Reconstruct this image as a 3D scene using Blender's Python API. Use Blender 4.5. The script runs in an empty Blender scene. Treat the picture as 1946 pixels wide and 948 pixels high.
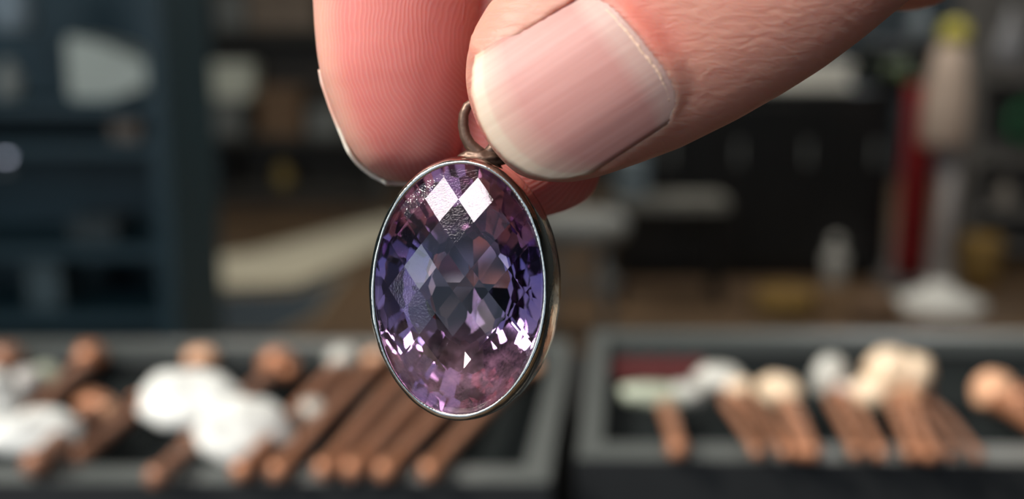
import bpy, bmesh, math, random
import numpy as np
from mathutils import Vector, Matrix, noise as mnoise

random.seed(7)
rng = np.random.default_rng(7)
SC = bpy.context.scene
COL = SC.collection
PI = math.pi

# ------------------------------------------------------------------ camera
FPX = 2087.0                       # focal length in pixels of the 1946 x 948 frame
PITCH = math.atan(384.0 / FPX)     # horizon sits at row 90
CAM = Vector((0.0, 0.0, 1.112))
FOC = 0.106                        # pendant distance
cam_d = bpy.data.cameras.new('camera')
cam = bpy.data.objects.new('camera', cam_d)
COL.objects.link(cam)
cam.location = CAM
cam.rotation_euler = (PI / 2 - PITCH, 0, 0)
cam_d.sensor_width = 36.0
cam_d.lens = 36.0 * FPX / 1946.0
cam_d.clip_start = 0.005
cam_d.clip_end = 60
cam_d.dof.use_dof = True
cam_d.dof.focus_distance = FOC - 0.0015
cam_d.dof.aperture_fstop = cam_d.lens / 3.0       # entrance pupil 3 mm
cam_d.dof.aperture_blades = 0
SC.camera = cam
RT = Vector((1, 0, 0))
FW = Vector((0, math.cos(PITCH), -math.sin(PITCH)))
UP = Vector((0, math.sin(PITCH), math.cos(PITCH)))

# ------------------------------------------------------------------ world, sun, window light, exposure
SC.view_settings.view_transform = 'Standard'
SC.view_settings.look = 'None'
SC.view_settings.gamma = 1.0
SC.view_settings.use_curve_mapping = False
SC.view_settings.exposure = 0.22
SC.cycles.use_denoising = True
SC.cycles.sample_clamp_indirect = 12.0
SC.cycles.max_bounces = 20
SC.cycles.transmission_bounces = 16
SC.cycles.glossy_bounces = 8
SC.cycles.diffuse_bounces = 4
SC.cycles.transparent_max_bounces = 8
SC.cycles.caustics_refractive = True
SC.cycles.caustics_reflective = False
SC.cycles.blur_glossy = 0.3

W = bpy.data.worlds.new('sky'); SC.world = W
W.use_nodes = True
wb = W.node_tree.nodes['Background']
wb.inputs['Color'].default_value = (0.62, 0.78, 1.0, 1)
wb.inputs['Strength'].default_value = 0.50

def lamp_sun(direction, strength, angle, color):
    d = bpy.data.lights.new('sun', 'SUN'); d.energy = strength; d.angle = angle; d.color = color
    o = bpy.data.objects.new('sun', d); COL.objects.link(o)
    o.rotation_euler = Vector(direction).to_track_quat('-Z', 'Y').to_euler()
    o.location = (-2, -3, 4)
    return o
lamp_sun((0.689, 0.278, -0.669), 3.6, math.radians(0.6), (1.0, 0.93, 0.82))

def lamp_area(name, loc, target, sx, sy, power, color):
    d = bpy.data.lights.new(name, 'AREA'); d.shape = 'RECTANGLE'; d.size = sx; d.size_y = sy
    d.energy = power; d.color = color
    o = bpy.data.objects.new(name, d); COL.objects.link(o)
    o.location = loc
    o.rotation_euler = (Vector(target) - Vector(loc)).to_track_quat('-Z', 'Y').to_euler()
    return o
# daylight in the shop window, behind and left of the camera
lamp_area('window_daylight', (-2.65, -1.78, 1.62), (-2.65, 0.0, 1.62), 1.5, 1.5, 16, (0.88, 0.97, 1.0))

# ------------------------------------------------------------------ pixel helpers
def ray(px, py):
    return FW + RT * ((px - 973.0) / FPX) + UP * ((474.0 - py) / FPX)
def G(px, py, z):                  # where the pixel's ray meets the level z
    r = ray(px, py)
    return CAM + r * ((z - CAM.z) / r.z)
def V(px, py, y):                  # where it meets the upright plane y
    r = ray(px, py)
    return CAM + r * (y / r.y)
HM = Matrix((( RT.x, UP.x, -FW.x, 0), (RT.y, UP.y, -FW.y, 0), (RT.z, UP.z, -FW.z, 0), (0, 0, 0, 1)))
HM = Matrix.Translation(CAM + FW * FOC) @ HM       # held things: x right, y up, z to the viewer
def H(px, py, z):                  # millimetres in that frame
    d = FOC * 1000 - z
    return Vector(((px - 973.0) * d / FPX, (474.0 - py) * d / FPX, z))

# ------------------------------------------------------------------ materials
MATS = {}
def mat(name, color=(.5, .5, .5), rough=.6, metal=0.0, noise=0.0, nscale=20.0, bump=0.0, bscale=60.0, sheen=0.0, coat=0.0, emit=None, spec=.5):
    if name in MATS: return MATS[name]
    m = bpy.data.materials.new(name); m.use_nodes = True
    nt = m.node_tree; b = nt.nodes['Principled BSDF']
    b.inputs['Base Color'].default_value = (*color, 1)
    b.inputs['Roughness'].default_value = rough
    b.inputs['Metallic'].default_value = metal
    b.inputs['Specular IOR Level'].default_value = spec
    if coat: b.inputs['Coat Weight'].default_value = coat
    if sheen: b.inputs['Sheen Weight'].default_value = sheen
    tc = nt.nodes.new('ShaderNodeTexCoord')
    if noise > 0:
        n = nt.nodes.new('ShaderNodeTexNoise'); n.inputs['Scale'].default_value = nscale; n.inputs['Detail'].default_value = 5
        nt.links.new(tc.outputs['Object'], n.inputs['Vector'])
        mx = nt.nodes.new('ShaderNodeMix'); mx.data_type = 'RGBA'
        mx.inputs[6].default_value = (*[c * (1 - noise) for c in color], 1)
        mx.inputs[7].default_value = (*[min(1, c * (1 + noise)) for c in color], 1)
        nt.links.new(n.outputs['Fac'], mx.inputs[0]); nt.links.new(mx.outputs[2], b.inputs['Base Color'])
    if bump > 0:
        n2 = nt.nodes.new('ShaderNodeTexNoise'); n2.inputs['Scale'].default_value = bscale; n2.inputs['Detail'].default_value = 4
        nt.links.new(tc.outputs['Object'], n2.inputs['Vector'])
        bp = nt.nodes.new('ShaderNodeBump'); bp.inputs['Strength'].default_value = bump; bp.inputs['Distance'].default_value = 0.002
        nt.links.new(n2.outputs['Fac'], bp.inputs['Height']); nt.links.new(bp.outputs['Normal'], b.inputs['Normal'])
    MATS[name] = m
    return m

def nd(nt, typ, **kw):
    n = nt.nodes.new(typ)
    for k, v in kw.items():
        if k in n.inputs: n.inputs[k].default_value = v
        else: setattr(n, k, v)
    return n

# ------------------------------------------------------------------ mesh helpers
def add_box(bm, x0, x1, y0, y1, z0, z1, bevel=0.0):
    r = bmesh.ops.create_cube(bm, size=1)
    vs = r['verts']
    for v in vs:
        v.co = Vector(((x0 + x1) / 2 + v.co.x * (x1 - x0), (y0 + y1) / 2 + v.co.y * (y1 - y0), (z0 + z1) / 2 + v.co.z * (z1 - z0)))
    if bevel > 0:
        es = {e for v in vs for e in v.link_edges}
        bmesh.ops.bevel(bm, geom=list(es), offset=bevel, segments=2, affect='EDGES', profile=.5)
def box(x0, x1, y0, y1, z0, z1, bevel=0.0):
    bm = bmesh.new(); add_box(bm, x0, x1, y0, y1, z0, z1, bevel); return bm
def lathe(profile, n=32, closed=True):
    bm = bmesh.new(); rows = []
    for r, z in profile:
        rows.append([bm.verts.new((r * math.cos(2 * PI * i / n), r * math.sin(2 * PI * i / n), z)) for i in range(n)])
    for a, b in zip(rows, rows[1:]):
        for i in range(n):
            j = (i + 1) % n
            bm.faces.new((a[i], a[j], b[j], b[i]))
    if closed:
        bm.faces.new(list(reversed(rows[0]))); bm.faces.new(rows[-1])
    return bm
def tube(points, radii, n=12, bm=None):
    bm = bm or bmesh.new()
    pts = [Vector(p) for p in points]
    if not hasattr(radii, '__len__'): radii = [radii] * len(pts)
    up = Vector((0, 0, 1))
    t0 = (pts[1] - pts[0]).normalized()
    if abs(t0.dot(up)) > .9: up = Vector((1, 0, 0))
    rows = []; nrm = (up - t0 * up.dot(t0)).normalized()
    for i, p in enumerate(pts):
        t = (pts[min(i + 1, len(pts) - 1)] - pts[max(i - 1, 0)]).normalized()
        nrm = (nrm - t * nrm.dot(t)).normalized(); bi = t.cross(nrm)
        rows.append([bm.verts.new(p + (nrm * math.cos(2 * PI * k / n) + bi * math.sin(2 * PI * k / n)) * radii[i]) for k in range(n)])
    for a, b in zip(rows, rows[1:]):
        for i in range(n):
            j = (i + 1) % n
            bm.faces.new((a[i], a[j], b[j], b[i]))
    bm.faces.new(list(reversed(rows[0]))); bm.faces.new(rows[-1])
    return bm
def capsule_points(a, b, ra, rb, m=5):
    a = Vector(a); b = Vector(b); t = (b - a).normalized()
    P, R = [], []
    for i in range(m):
        an = PI / 2 * i / m; P.append(a - t * ra * math.cos(an)); R.append(max(ra * math.sin(an), ra * .05))
    P.append(a); R.append(ra); P.append(b); R.append(rb)
    for i in range(1, m + 1):
        an = PI / 2 * i / m; P.append(b + t * rb * math.sin(an)); R.append(max(rb * math.cos(an), rb * .05))
    return P, R
def obj(name, bm, m, parent=None, smooth=False, loc=None, rot=None, matrix=None):
    me = bpy.data.meshes.new(name)
    bmesh.ops.recalc_face_normals(bm, faces=bm.faces)
    bm.to_mesh(me); bm.free()
    if smooth: me.polygons.foreach_set('use_smooth', [True] * len(me.polygons))
    if m: me.materials.append(m)
    o = bpy.data.objects.new(name, me); COL.objects.link(o)
    if parent is not None: o.parent = parent
    if matrix is not None: o.matrix_world = matrix
    if loc is not None: o.location = loc
    if rot is not None: o.rotation_euler = rot
    return o
def thing(name, label, cat, loc=(0, 0, 0), rotz=0.0, group=None, matrix=None):
    o = bpy.data.objects.new(name, None); COL.objects.link(o); o.empty_display_size = .02
    o.location = loc; o.rotation_euler = (0, 0, rotz)
    if matrix is not None: o.matrix_world = matrix
    o['label'] = label; o['category'] = cat
    if group: o['group'] = group
    return o
def tag(o, label, cat, group=None):
    o['label'] = label; o['category'] = cat
    if group: o['group'] = group
    return o
def struct(name, bm, m, parent=None, **kw):
    o = obj(name, bm, m, parent, **kw)
    if parent is None: o['kind'] = 'structure'
    return o

# ================================================================== THE ROOM
def floor_material():
    m = bpy.data.materials.new('floor_boards'); m.use_nodes = True
    nt = m.node_tree; b = nt.nodes['Principled BSDF']; L = nt.links.new
    tc = nd(nt, 'ShaderNodeTexCoord'); mp = nd(nt, 'ShaderNodeMapping'); mp.inputs['Scale'].default_value = (1, 1, 1)
    L(tc.outputs['Object'], mp.inputs['Vector'])
    br = nd(nt, 'ShaderNodeTexBrick'); br.inputs['Scale'].default_value = 1.0
    br.inputs['Color1'].default_value = (.17, .105, .055, 1); br.inputs['Color2'].default_value = (.11, .075, .05, 1)
    br.inputs['Mortar'].default_value = (.03, .02, .015, 1)
    br.inputs['Brick Width'].default_value = 1.2; br.inputs['Row Height'].default_value = .14; br.inputs['Mortar Size'].default_value = .004
    L(mp.outputs['Vector'], br.inputs['Vector'])
    n = nd(nt, 'ShaderNodeTexNoise', Scale=2.5, Detail=6.0); L(mp.outputs['Vector'], n.inputs['Vector'])
    mx = nd(nt, 'ShaderNodeMix', data_type='RGBA', blend_type='OVERLAY'); mx.inputs[0].default_value = .5
    L(br.outputs['Color'], mx.inputs[6]); L(n.outputs['Fac'], mx.inputs[7]); L(mx.outputs[2], b.inputs['Base Color'])
    b.inputs['Roughness'].default_value = .45
    return m
M_WALL_D = mat('wall_paint_dark', (.045, .055, .06), .8, noise=.3, nscale=3)
M_WALL_T = mat('wall_paint_teal', (.030, .060, .075), .7, noise=.3, nscale=3)
M_CEIL = mat('ceiling_paint', (.30, .30, .30), .9, noise=.1, nscale=4)
YF, YK = -1.8, 9.5
struct('floor', box(-4, 4, YF, YK, -.05, 0), floor_material())
KX0, KX1, KY0, KY1 = -2.85, -1.45, -.95, .25           # ceiling opening added to let the sun in
bm = box(-4, 4, KY1, YK, 3.0, 3.08); add_box(bm, -4, 4, YF, KY0, 3.0, 3.08)
add_box(bm, -4, KX0, KY0, KY1, 3.0, 3.08); add_box(bm, KX1, 4, KY0, KY1, 3.0, 3.08)
struct('ceiling', bm, M_CEIL)
struct('wall_back', box(-4, 4, YK, YK + .1, 0, 3.0), M_WALL_D)
struct('wall_left', box(-4.1, -4, YF, YK, 0, 3.0), M_WALL_T)
struct('wall_right', box(4, 4.1, YF, YK, 0, 3.0), M_WALL_D)
bm = box(-4, 4, YF - .1, YF, 0, .55); add_box(bm, -4, 4, YF - .1, YF, 2.92, 3.0)
add_box(bm, .6, 4, YF - .1, YF, .55, 2.92)
struct('wall_front', bm, M_WALL_D)
fr = thing('window_1', 'tall dark framed shop window behind the viewer', 'window', (0, 0, 0)); fr['kind'] = 'structure'
M_FRAME = mat('window_frame_paint', (.05, .05, .05), .5, noise=.1)
for x in (-3.97, -.2, .58):
    obj('window_frame', box(x - .02, x + .02, YF - .08, YF - .02, .55, 2.92), M_FRAME, fr)
for z in (.57, 2.90):
    obj('window_frame', box(-3.99, .6, YF - .075, YF - .025, z - .02, z + .02), M_FRAME, fr)
sk = thing('sun_opening', 'unseen opening added in the ceiling to let the sun in', 'window', ((KX0 + KX1) / 2, (KY0 + KY1) / 2, 3.08)); sk['kind'] = 'structure'
for s_ in (-1, 1):
    obj('window_frame', box(s_ * (KX1 - KX0) / 2 - .02, s_ * (KX1 - KX0) / 2 + .02, -(KY1 - KY0) / 2, (KY1 - KY0) / 2, 0, .05), M_FRAME, sk)
    obj('window_frame', box(-(KX1 - KX0) / 2, (KX1 - KX0) / 2, s_ * (KY1 - KY0) / 2 - .02, s_ * (KY1 - KY0) / 2 + .02, 0, .05), M_FRAME, sk)
struct('baseboard_back', box(-4, 4, YK - .02, YK, 0, .10), mat('baseboard_paint', (.08, .08, .08), .5, noise=.1))
def added_light(label, x0, x1, y0, y1, power, color):
    t = thing('added_light', label, 'ceiling light', ((x0 + x1) / 2, (y0 + y1) / 2, 3.0), 0, 'added flat lights')
    w, d = (x1 - x0) / 2, (y1 - y0) / 2
    bm = box(-w - .04, w + .04, -d - .04, -d, -.05, 0); add_box(bm, -w - .04, w + .04, d, d + .04, -.05, 0)
    add_box(bm, -w - .04, -w, -d, d, -.05, 0); add_box(bm, w, w + .04, -d, d, -.05, 0)
    obj('housing', bm, M_FRAME, t)
    dd = bpy.data.lights.new('added_light_glow', 'AREA'); dd.shape = 'RECTANGLE'; dd.size = 2 * w; dd.size_y = 2 * d; dd.energy = power; dd.color = color
    lo = bpy.data.objects.new('added_light_glow', dd); COL.objects.link(lo); lo.parent = t; lo.location = (0, 0, -.02)
    return t
added_light('long flat light added above and behind the viewer for two bright facets', -1.70, .12, -1.68, -1.02, 58, (1.0, .98, .95))  # unseen panel, placed so its reflection fills two facets of the stone
added_light('flat fill light added over the white stand', 1.1, 2.1, 3.3, 3.9, 30, (1.0, .93, .82))  # this and the next two: unseen fill lights brightening the back of the shop
added_light('flat fill light added over the back ledge', 2.2, 3.2, 7.2, 7.8, 40, (.92, .97, 1.0))
added_light('flat fill light added over the beige floor patch', -1.3, -.3, 4.6, 5.2, 34, (1.0, .93, .82))

# ================================================================== COUNTER AND TRAYS
RIM = 0.945
M_COUNTER = mat('counter_laminate', (.012, .013, .014), .35, noise=.3, nscale=8)
M_TRAYBOX = mat('tray_black_card', (.010, .011, .012), .55, noise=.25, nscale=60)
M_TRAYLIN = mat('tray_lining', (.0065, .0100, .0108), .95, noise=.35, nscale=150, spec=.2)
M_TRAYFRM = mat('tray_frame_grey', (.082, .092, .090), .40, noise=.12, nscale=80)
ct = thing('display_counter', 'black display counter carrying the two jewellery trays', 'counter', (0, .53, 0))
obj('counter_top', box(-1.1, 1.1, -.24, .22, .872, .90, .003), M_COUNTER, ct)
obj('counter_body', box(-1.06, 1.06, -.20, .18, .08, .872), M_COUNTER, ct)
obj('plinth', box(-1.02, 1.02, -.16, .14, 0, .08), M_COUNTER, ct)

def tray(label, c00, c10, c11, c01, fw_near, fw_far, fw_side, depth, floor_drop):
    """corners of the outer rim (near left, near right, far right, far left) on the level RIM"""
    org = Vector(((c00.x + c11.x) / 2, (c00.y + c11.y) / 2, .90))
    t = thing('jewellery_tray', label, 'tray', org)
    q = [Vector((p.x - org.x, p.y - org.y, 0)) for p in (c00, c10, c11, c01)]
    hz = RIM - .90
    ux = (q[1] - q[0]).normalized(); uy = (q[3] - q[0]).normalized()
    inn = [q[0] + ux * fw_side + uy * fw_near, q[1] - ux * fw_side + uy * fw_near, q[2] - ux * fw_side - uy * fw_far, q[3] + ux * fw_side - uy * fw_far]
    def quadbox(bq, z0, z1):
        bm = bmesh.new()
        lo = [bm.verts.new(Vector((p.x, p.y, z0))) for p in bq]; hi = [bm.verts.new(Vector((p.x, p.y, z1))) for p in bq]
        bm.faces.new(lo[::-1]); bm.faces.new(hi)
        for i in range(4):
            j = (i + 1) % 4; bm.faces.new((lo[i], lo[j], hi[j], hi[i]))
        return bm
    obj('box_base', quadbox(q, 0, hz - floor_drop - .002), M_TRAYBOX, t)
    obj('lining', quadbox(inn, hz - floor_drop - .002, hz - floor_drop), M_TRAYLIN, t)
    for i, nm in enumerate(('near', 'right', 'far', 'left')):
        j = (i + 1) % 4
        w = obj('side_wall', quadbox([q[i], q[j], inn[j], inn[i]], hz - floor_drop - .002, hz - .0085), M_TRAYBOX, t)
        # mitred grey frame rail with a black outer skirt
        e = .0012
        mid = lambda a, b: a + (b - a) * .06
        f = obj('frame_rail', quadbox([mid(q[i], inn[i]), mid(q[j], inn[j]), inn[j], inn[i]], hz - .0085, hz), M_TRAYFRM, t)
        obj('skirt', quadbox([q[i], q[j], mid(q[j], inn[j]), mid(q[i], inn[i])], hz - .0085, hz - .0004), M_TRAYBOX, w)
    return t
FD = .015
a0 = G(1046, 918, RIM); a1 = G(1086, 645, RIM)
left_tray = tray('black tray with grey rim holding the large white ovals', Vector((-.34, a0.y, RIM)), a0, a1, Vector((-.34, a1.y + .002, RIM)), .018, .018, .010, .045, FD)
b0 = G(1094, 872, RIM); b1 = G(1124, 626, RIM)
right_tray = tray('black tray with grey rim holding the stone topped copper forks', b0, Vector((.46, b0.y - .010, RIM)), Vector((.46, b1.y - .006, RIM)), b1, .020, .018, .0105, .045, FD)
TF = RIM - FD          # level of the tray lining

M_COPPER = mat('copper', (.44, .195, .105), .45, metal=.45, noise=.3, nscale=120, bump=.3, bscale=300)
M_COPPER_D = mat('copper_dark', (.30, .145, .09), .5, metal=.45, noise=.35, nscale=150, bump=.3, bscale=300)
M_WHITE = mat('white_shell', (.74, .75, .72), .35, noise=.05, nscale=60, bump=.25, bscale=90)
M_CREAM = mat('cream_stone', (.80, .62, .44), .4, noise=.25, nscale=160, bump=.3, bscale=200)
M_GREYST = mat('grey_white_stone', (.52, .52, .48), .35, noise=.3, nscale=160, bump=.3, bscale=200)
M_GREENST = mat('pale_green_stone', (.42, .46, .36), .4, noise=.35, nscale=160, bump=.3, bscale=200)
M_PEACH = mat('peach_stone', (.72, .40, .24), .4, noise=.25, nscale=160, bump=.3, bscale=200)

def nugget(rx, ry, rz, seed, rough=.22, sub=3):
    bm = bmesh.new(); bmesh.ops.create_icosphere(bm, subdivisions=sub, radius=1)
    for v in bm.verts:
        n = mnoise.noise(v.co * 1.6 + Vector((seed * 3.1, seed * 1.7, 0)))
        c = v.co * (1 + rough * n)
        v.co = Vector((c.x * rx, c.y * ry, c.z * rz))
    return bm
def hairpin(label, end, head, r, headspec, fork=0.0, group='copper hair pins in the trays', dark=False, knob=True, name='hair_pin'):
    """a copper pin from its near end to its ornament; fork > 0 gives two prongs"""
    e = Vector(end); h = Vector(head); org = Vector((h.x, h.y, h.z))
    t = thing(name, label, 'hair pin', org, group=group)
    d = (e - h); side = d.cross(Vector((0, 0, 1))).normalized()
    mm = M_COPPER_D if dark else M_COPPER
    prongs = (-1, 1) if fork > 0 else (0,)
    for s in prongs:
        P = []
        for k in range(9):
            f = k / 8
            p = d * f + side * s * fork * min(1, f * 3.0 + .25) + Vector((0, 0, .0012 * math.sin(f * PI)))
            P.append(p)
        obj('prong', tube(P, [r * (1 - .25 * k / 8) for k in range(9)], 10), mm, t, smooth=True)
        if knob:
            b = obj('tip_ball', nugget(r * 1.12, r * 1.12, r * 1.12, 3 + s, .08, 2), mm, t, smooth=True); b.location = P[-1]
    for (dx, dy, dz, rx, ry, rz, mt, nm, rz_rot) in headspec:
        o = obj(nm, nugget(rx, ry, rz, sum(map(ord, label)) % 50 + dx * 900, .22), mt, t, smooth=True)
        o.location = (dx, dy, dz); o.rotation_euler = (0.15, 0.1, rz_rot)
    return t
def hp(px, py, z): return G(px, py, z)
NE = RIM + .0064      # near ends rest on the near rail
FL = TF + .0062
# --- left tray pins
def stone(mt, rx, ry, rz, dx=0, dy=0, dz=.003, rot=0, nm='stone'): return (dx, dy, dz, rx, ry, rz, mt, nm, rot)
LG = 'copper hair pins in the left tray'
hairpin('copper hair pin ending right of all others in the left tray, passing behind the pendant', hp(818, 893, NE), hp(1000, 705, FL), .0042, [stone(M_PEACH, .008, .007, .006)], group=LG)
hairpin('copper hair pin second from the right in the left tray', hp(733, 893, NE), hp(925, 700, FL), .0044, [stone(M_GREYST, .008, .007, .006)], group=LG)
hairpin('copper hair pin third from the right in the left tray', hp(672, 890, NE), hp(855, 700, FL), .0044, [stone(M_PEACH, .008, .007, .006)], group=LG)
hairpin('copper hair pin fourth from the right in the left tray', hp(618, 890, NE), hp(785, 697, FL), .0042, [stone(M_PEACH, .007, .007, .006)], group=LG)
hairpin('copper hair pin whose small copper head sits just left of the pendant', hp(530, 893, NE), hp(714, 692, FL), .0042, [stone(M_PEACH, .0065, .006, .006, nm='copper_head')], group=LG)
hairpin('copper hair pin with a grey white stone head left of the pendant', hp(462, 893, NE), hp(652, 693, FL), .0044, [stone(M_GREYST, .0085, .0075, .008)], group=LG)
hairpin('copper hair pin with a knobbly copper head above the tilted white oval', hp(300, 905, NE), hp(528, 702, FL + .002), .0045, [stone(M_COPPER, .0105, .009, .0095, nm='copper_head'), stone(M_COPPER, .006, .006, .006, .007, -.006, 0, nm='copper_head')], group=LG, dark=True)
hairpin('copper hair pin with a tan head peeking over the level white oval', hp(150, 868, NE - .008), hp(384, 692, FL), .0048, [stone(M_PEACH, .0095, .008, .007)], group=LG, dark=True)
hairpin('dark copper hair pin with a round copper head near the back rail', hp(62, 790, FL + .002), hp(172, 690, FL + .002), .0055, [stone(M_COPPER, .009, .008, .009, nm='copper_head')], group=LG, dark=True)
hairpin('short copper hair pin with a lumpy head beside the slim white oval', hp(70, 880, NE), hp(182, 783, FL + .003), .0055, [stone(M_COPPER, .011, .007, .007, nm='copper_head', rot=-.5), stone(M_PEACH, .006, .005, .005, .006, -.003, .002, nm='copper_head')], group=LG, dark=True)
# --- loose stones in the left tray
def gemblob(name, label, cat, px, py, z, rx, ry, rz, m, rot=(0, 0, 0), seed=1, rough=.1, group=None):
    p = G(px, py, z)
    o = obj(name, nugget(rx, ry, rz, seed, rough, 4), m, None, smooth=True, loc=p, rot=rot)
    return tag(o, label, cat, group)
def shell_oval(label, px, py, z, L_, W_, T_, yaw, tilt, seed):
    """white oval shell pendant: a domed disc with a raised ridge and a small bail"""
    p = G(px, py, z)
    t = thing('shell_pendant', label, 'pendant', p, 0, 'large white shell pendants in the left tray')
    bm = bmesh.new(); bmesh.ops.create_icosphere(bm, subdivisions=5, radius=1)
    for v in bm.verts:
        c = v.co.copy(); a = math.atan2(c.y, c.x); rr = math.hypot(c.x, c.y)
        wob = 1 + .05 * math.sin(3 * a + seed) * rr + .03 * math.sin(5 * a + seed * 2) * rr + .03 * math.sin(9 * a) * rr
        zz = c.z * T_ * (1 + .25 * mnoise.noise(Vector((c.x * 2 + seed, c.y * 2, 0))))
        if c.z > 0: zz += T_ * .35 * math.exp(-(c.y / .18) ** 2) * (1 - rr ** 4)
        v.co = Vector((c.x * L_ * wob, c.y * W_ * wob, zz))
    b = obj('shell', bm, M_WHITE, t, smooth=True); b.rotation_euler = (tilt, 0, yaw)
    ring = tube([(.0035 * math.cos(k / 12 * 2 * PI), 0, .0035 * math.sin(k / 12 * 2 * PI)) for k in range(13)], .0009, 8)
    rg = obj('bail', ring, M_COPPER, t, smooth=True)
    rg.location = Matrix.Rotation(yaw, 3, 'Z') @ Vector((-L_ * 1.02, 0, -.002)); rg.rotation_euler = (0, 0, yaw)
    return t
shell_oval('large white shell oval lying level with a lobed left end', 357, 757, RIM + .012, .0225, .0158, .0075, 0.0, .62, 1)
shell_oval('large white shell oval tilted up to the right, overlapping the level one', 462, 815, RIM + .008, .0205, .0165, .0075, .42, .62, 2.3)
shell_oval('slim white shell oval tilted up to the right at the left edge', 62, 822, RIM + .006, .0200, .0115, .006, .34, .60, 4)
shell_oval('white shell oval cut off by the left edge of the picture', -22, 755, RIM + .010, .0150, .0170, .008, .9, .60, 5)
gemblob('bead', 'pale grey glossy bead beside the cut off white oval', 'bead', 52, 727, RIM - .002, .0085, .0085, .008, mat('pale_glossy', (.50, .48, .46), .12, noise=.15, nscale=100), seed=2)
gemblob('bead', 'grey green bead behind the pale glossy bead', 'bead', 86, 722, RIM - .005, .0095, .0095, .0085, M_GREENST, seed=5)
gemblob('bead', 'brown copper bead at the back left corner', 'bead', 12, 683, RIM - .004, .0100, .0090, .0090, M_COPPER_D, seed=6)
gemblob('bead', 'small greyish white bead right of the tilted white oval', 'bead', 592, 785, RIM - .001, .0068, .0064, .0068, M_GREYST, seed=8)
# --- right tray forks
RG = 'stone topped copper forks in the right tray'
hairpin('short copper fork with a wide flat pale green bar of stone', hp(1288, 852, NE), hp(1264, 768, RIM - .004), .0042, [stone(M_GREENST, .0195, .006, .0062, -.003, 0, .004), stone(M_GREYST, .010, .006, .006, .010, .001, .005)], group=RG, name='hair_fork')
hairpin('two pronged copper fork with a grey white stone, second from the left', hp(1466, 856, NE), hp(1385, 745, RIM - .003), .0028, [stone(M_GREYST, .013, .008, .0075, -.004, .003, .005, -.3), stone(M_CREAM, .007, .006, .006, .004, -.003, .003)], fork=.0055, group=RG, name='hair_fork')
hairpin('copper fork with a cream oval stone, third from the left', hp(1533, 857, NE), hp(1490, 760, RIM - .003), .0036, [stone(M_CREAM, .0115, .0075, .0085, -.002, .001, .004, -.6)], fork=.002, group=RG, name='hair_fork')
hairpin('copper fork with a bluish grey upright stone, middle of the row', hp(1650, 858, NE), hp(1585, 742, RIM - .002), .0030, [stone(M_GREYST, .0085, .0075, .0115, -.002, .002, .006), stone(mat('pinkish_white_stone', (.62, .52, .48), .4, noise=.2, nscale=120), .006, .006, .008, .004, -.004, -.002)], fork=.0045, group=RG, name='hair_fork')
hairpin('copper fork under the big cream stone cluster with lobed outline', hp(1750, 860, NE), hp(1700, 745, RIM + .001), .0034, [stone(M_CREAM, .013, .009, .0095, -.009, -.002, .001, .3), stone(M_CREAM, .0115, .009, .0095, -.002, .004, .011, -.2), stone(M_CREAM, .010, .009, .0105, .010, .004, .008, .2), stone(M_PEACH, .009, .007, .008, .004, -.003, -.004)], fork=.0035, group=RG, name='hair_fork')
hairpin('plain dark two pronged copper fork right of the big cream cluster', hp(1832, 862, NE), hp(1745, 762, RIM - .006), .0026, [stone(M_COPPER_D, .007, .006, .006, nm='copper_head')], fork=.0050, group=RG, dark=True, name='hair_fork')
hairpin('copper fork with a round peach stone cut off by the right edge', hp(2030, 850, NE), hp(1888, 756, RIM - .002), .0052, [stone(M_PEACH, .0105, .009, .0105, 0, 0, .003), stone(M_COPPER, .008, .007, .008, .010, -.004, 0, nm='copper_head')], group=RG, name='hair_fork')
# dark red cloth strip at the back of the right tray
p0 = G(1155, 712, TF + .003); p1 = G(1335, 712, TF + .003)
bm = bmesh.new(); rows = []
for i in range(25):
    f = i / 24; x = p0.x + (p1.x - p0.x) * f
    rows.append([bm.verts.new((x - p0.x, yy, zz + .0015 * math.sin(i * 1.1 + k))) for k, (yy, zz) in enumerate(((-.012, 0), (-.006, .006), (.002, .008), (.008, .005), (.010, 0)))])
for a, b in zip(rows, rows[1:]):
    for k in range(4): bm.faces.new((a[k], a[k + 1], b[k + 1], b[k]))
bm.faces.new(rows[0]); bm.faces.new(rows[-1][::-1])
for a, b in zip(rows, rows[1:]): bm.faces.new((a[4], a[0], b[0], b[4]))
tag(obj('cloth_strip', bm, mat('dark_red_cloth', (.085, .012, .013), .9, noise=.3, nscale=200), smooth=True, loc=p0), 'dark red cloth strip along the back of the right tray', 'cloth')

# ================================================================== THE SHOP BEHIND
def rect(px0, px1, py0, py1, y):
    a = V(px0, py1, y); b = V(px1, py0, y)
    return a.x, b.x, a.z, b.z
def carton(name, label, cat, px0, px1, py0, py1, y, depth, m, group=None, lid=True, m2=None):
    x0, x1, z0, z1 = rect(px0, px1, py0, py1, y)
    t = thing(name, label, cat, ((x0 + x1) / 2, y + depth / 2, z0), 0, group)
    w = (x1 - x0) / 2; h = z1 - z0
    hl = h * .28 if lid else 0
    obj('body', box(-w, w, -depth / 2, depth / 2, 0, h - hl, min(w, h) * .06), m, t)
    if lid: obj('lid', box(-w * 1.03, w * 1.03, -depth / 2 * 1.03, depth / 2 * 1.03, h - hl, h, min(w, h) * .06), m2 or m, t)
    return t
M_TEAL = mat('cabinet_teal', (.020, .062, .082), .5, noise=.3, nscale=4)
M_TEAL2 = mat('cabinet_teal_edge', (.022, .060, .078), .5, noise=.2, nscale=4)
M_DARKW = mat('dark_wood', (.045, .036, .028), .5, noise=.4, nscale=9)
M_GREYW = mat('grey_wood', (.085, .085, .078), .6, noise=.3, nscale=9)
M_PALE = mat('pale_card', (.80, .86, .76), .7, noise=.1, nscale=12)
M_GREYC = mat('grey_card', (.22, .24, .24), .7, noise=.2, nscale=12)
M_BROWN = mat('brown_card', (.22, .14, .085), .8, noise=.25, nscale=12)
M_BLACK = mat('black_lacquer', (.008, .009, .010), .35, noise=.3, nscale=5)
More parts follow.
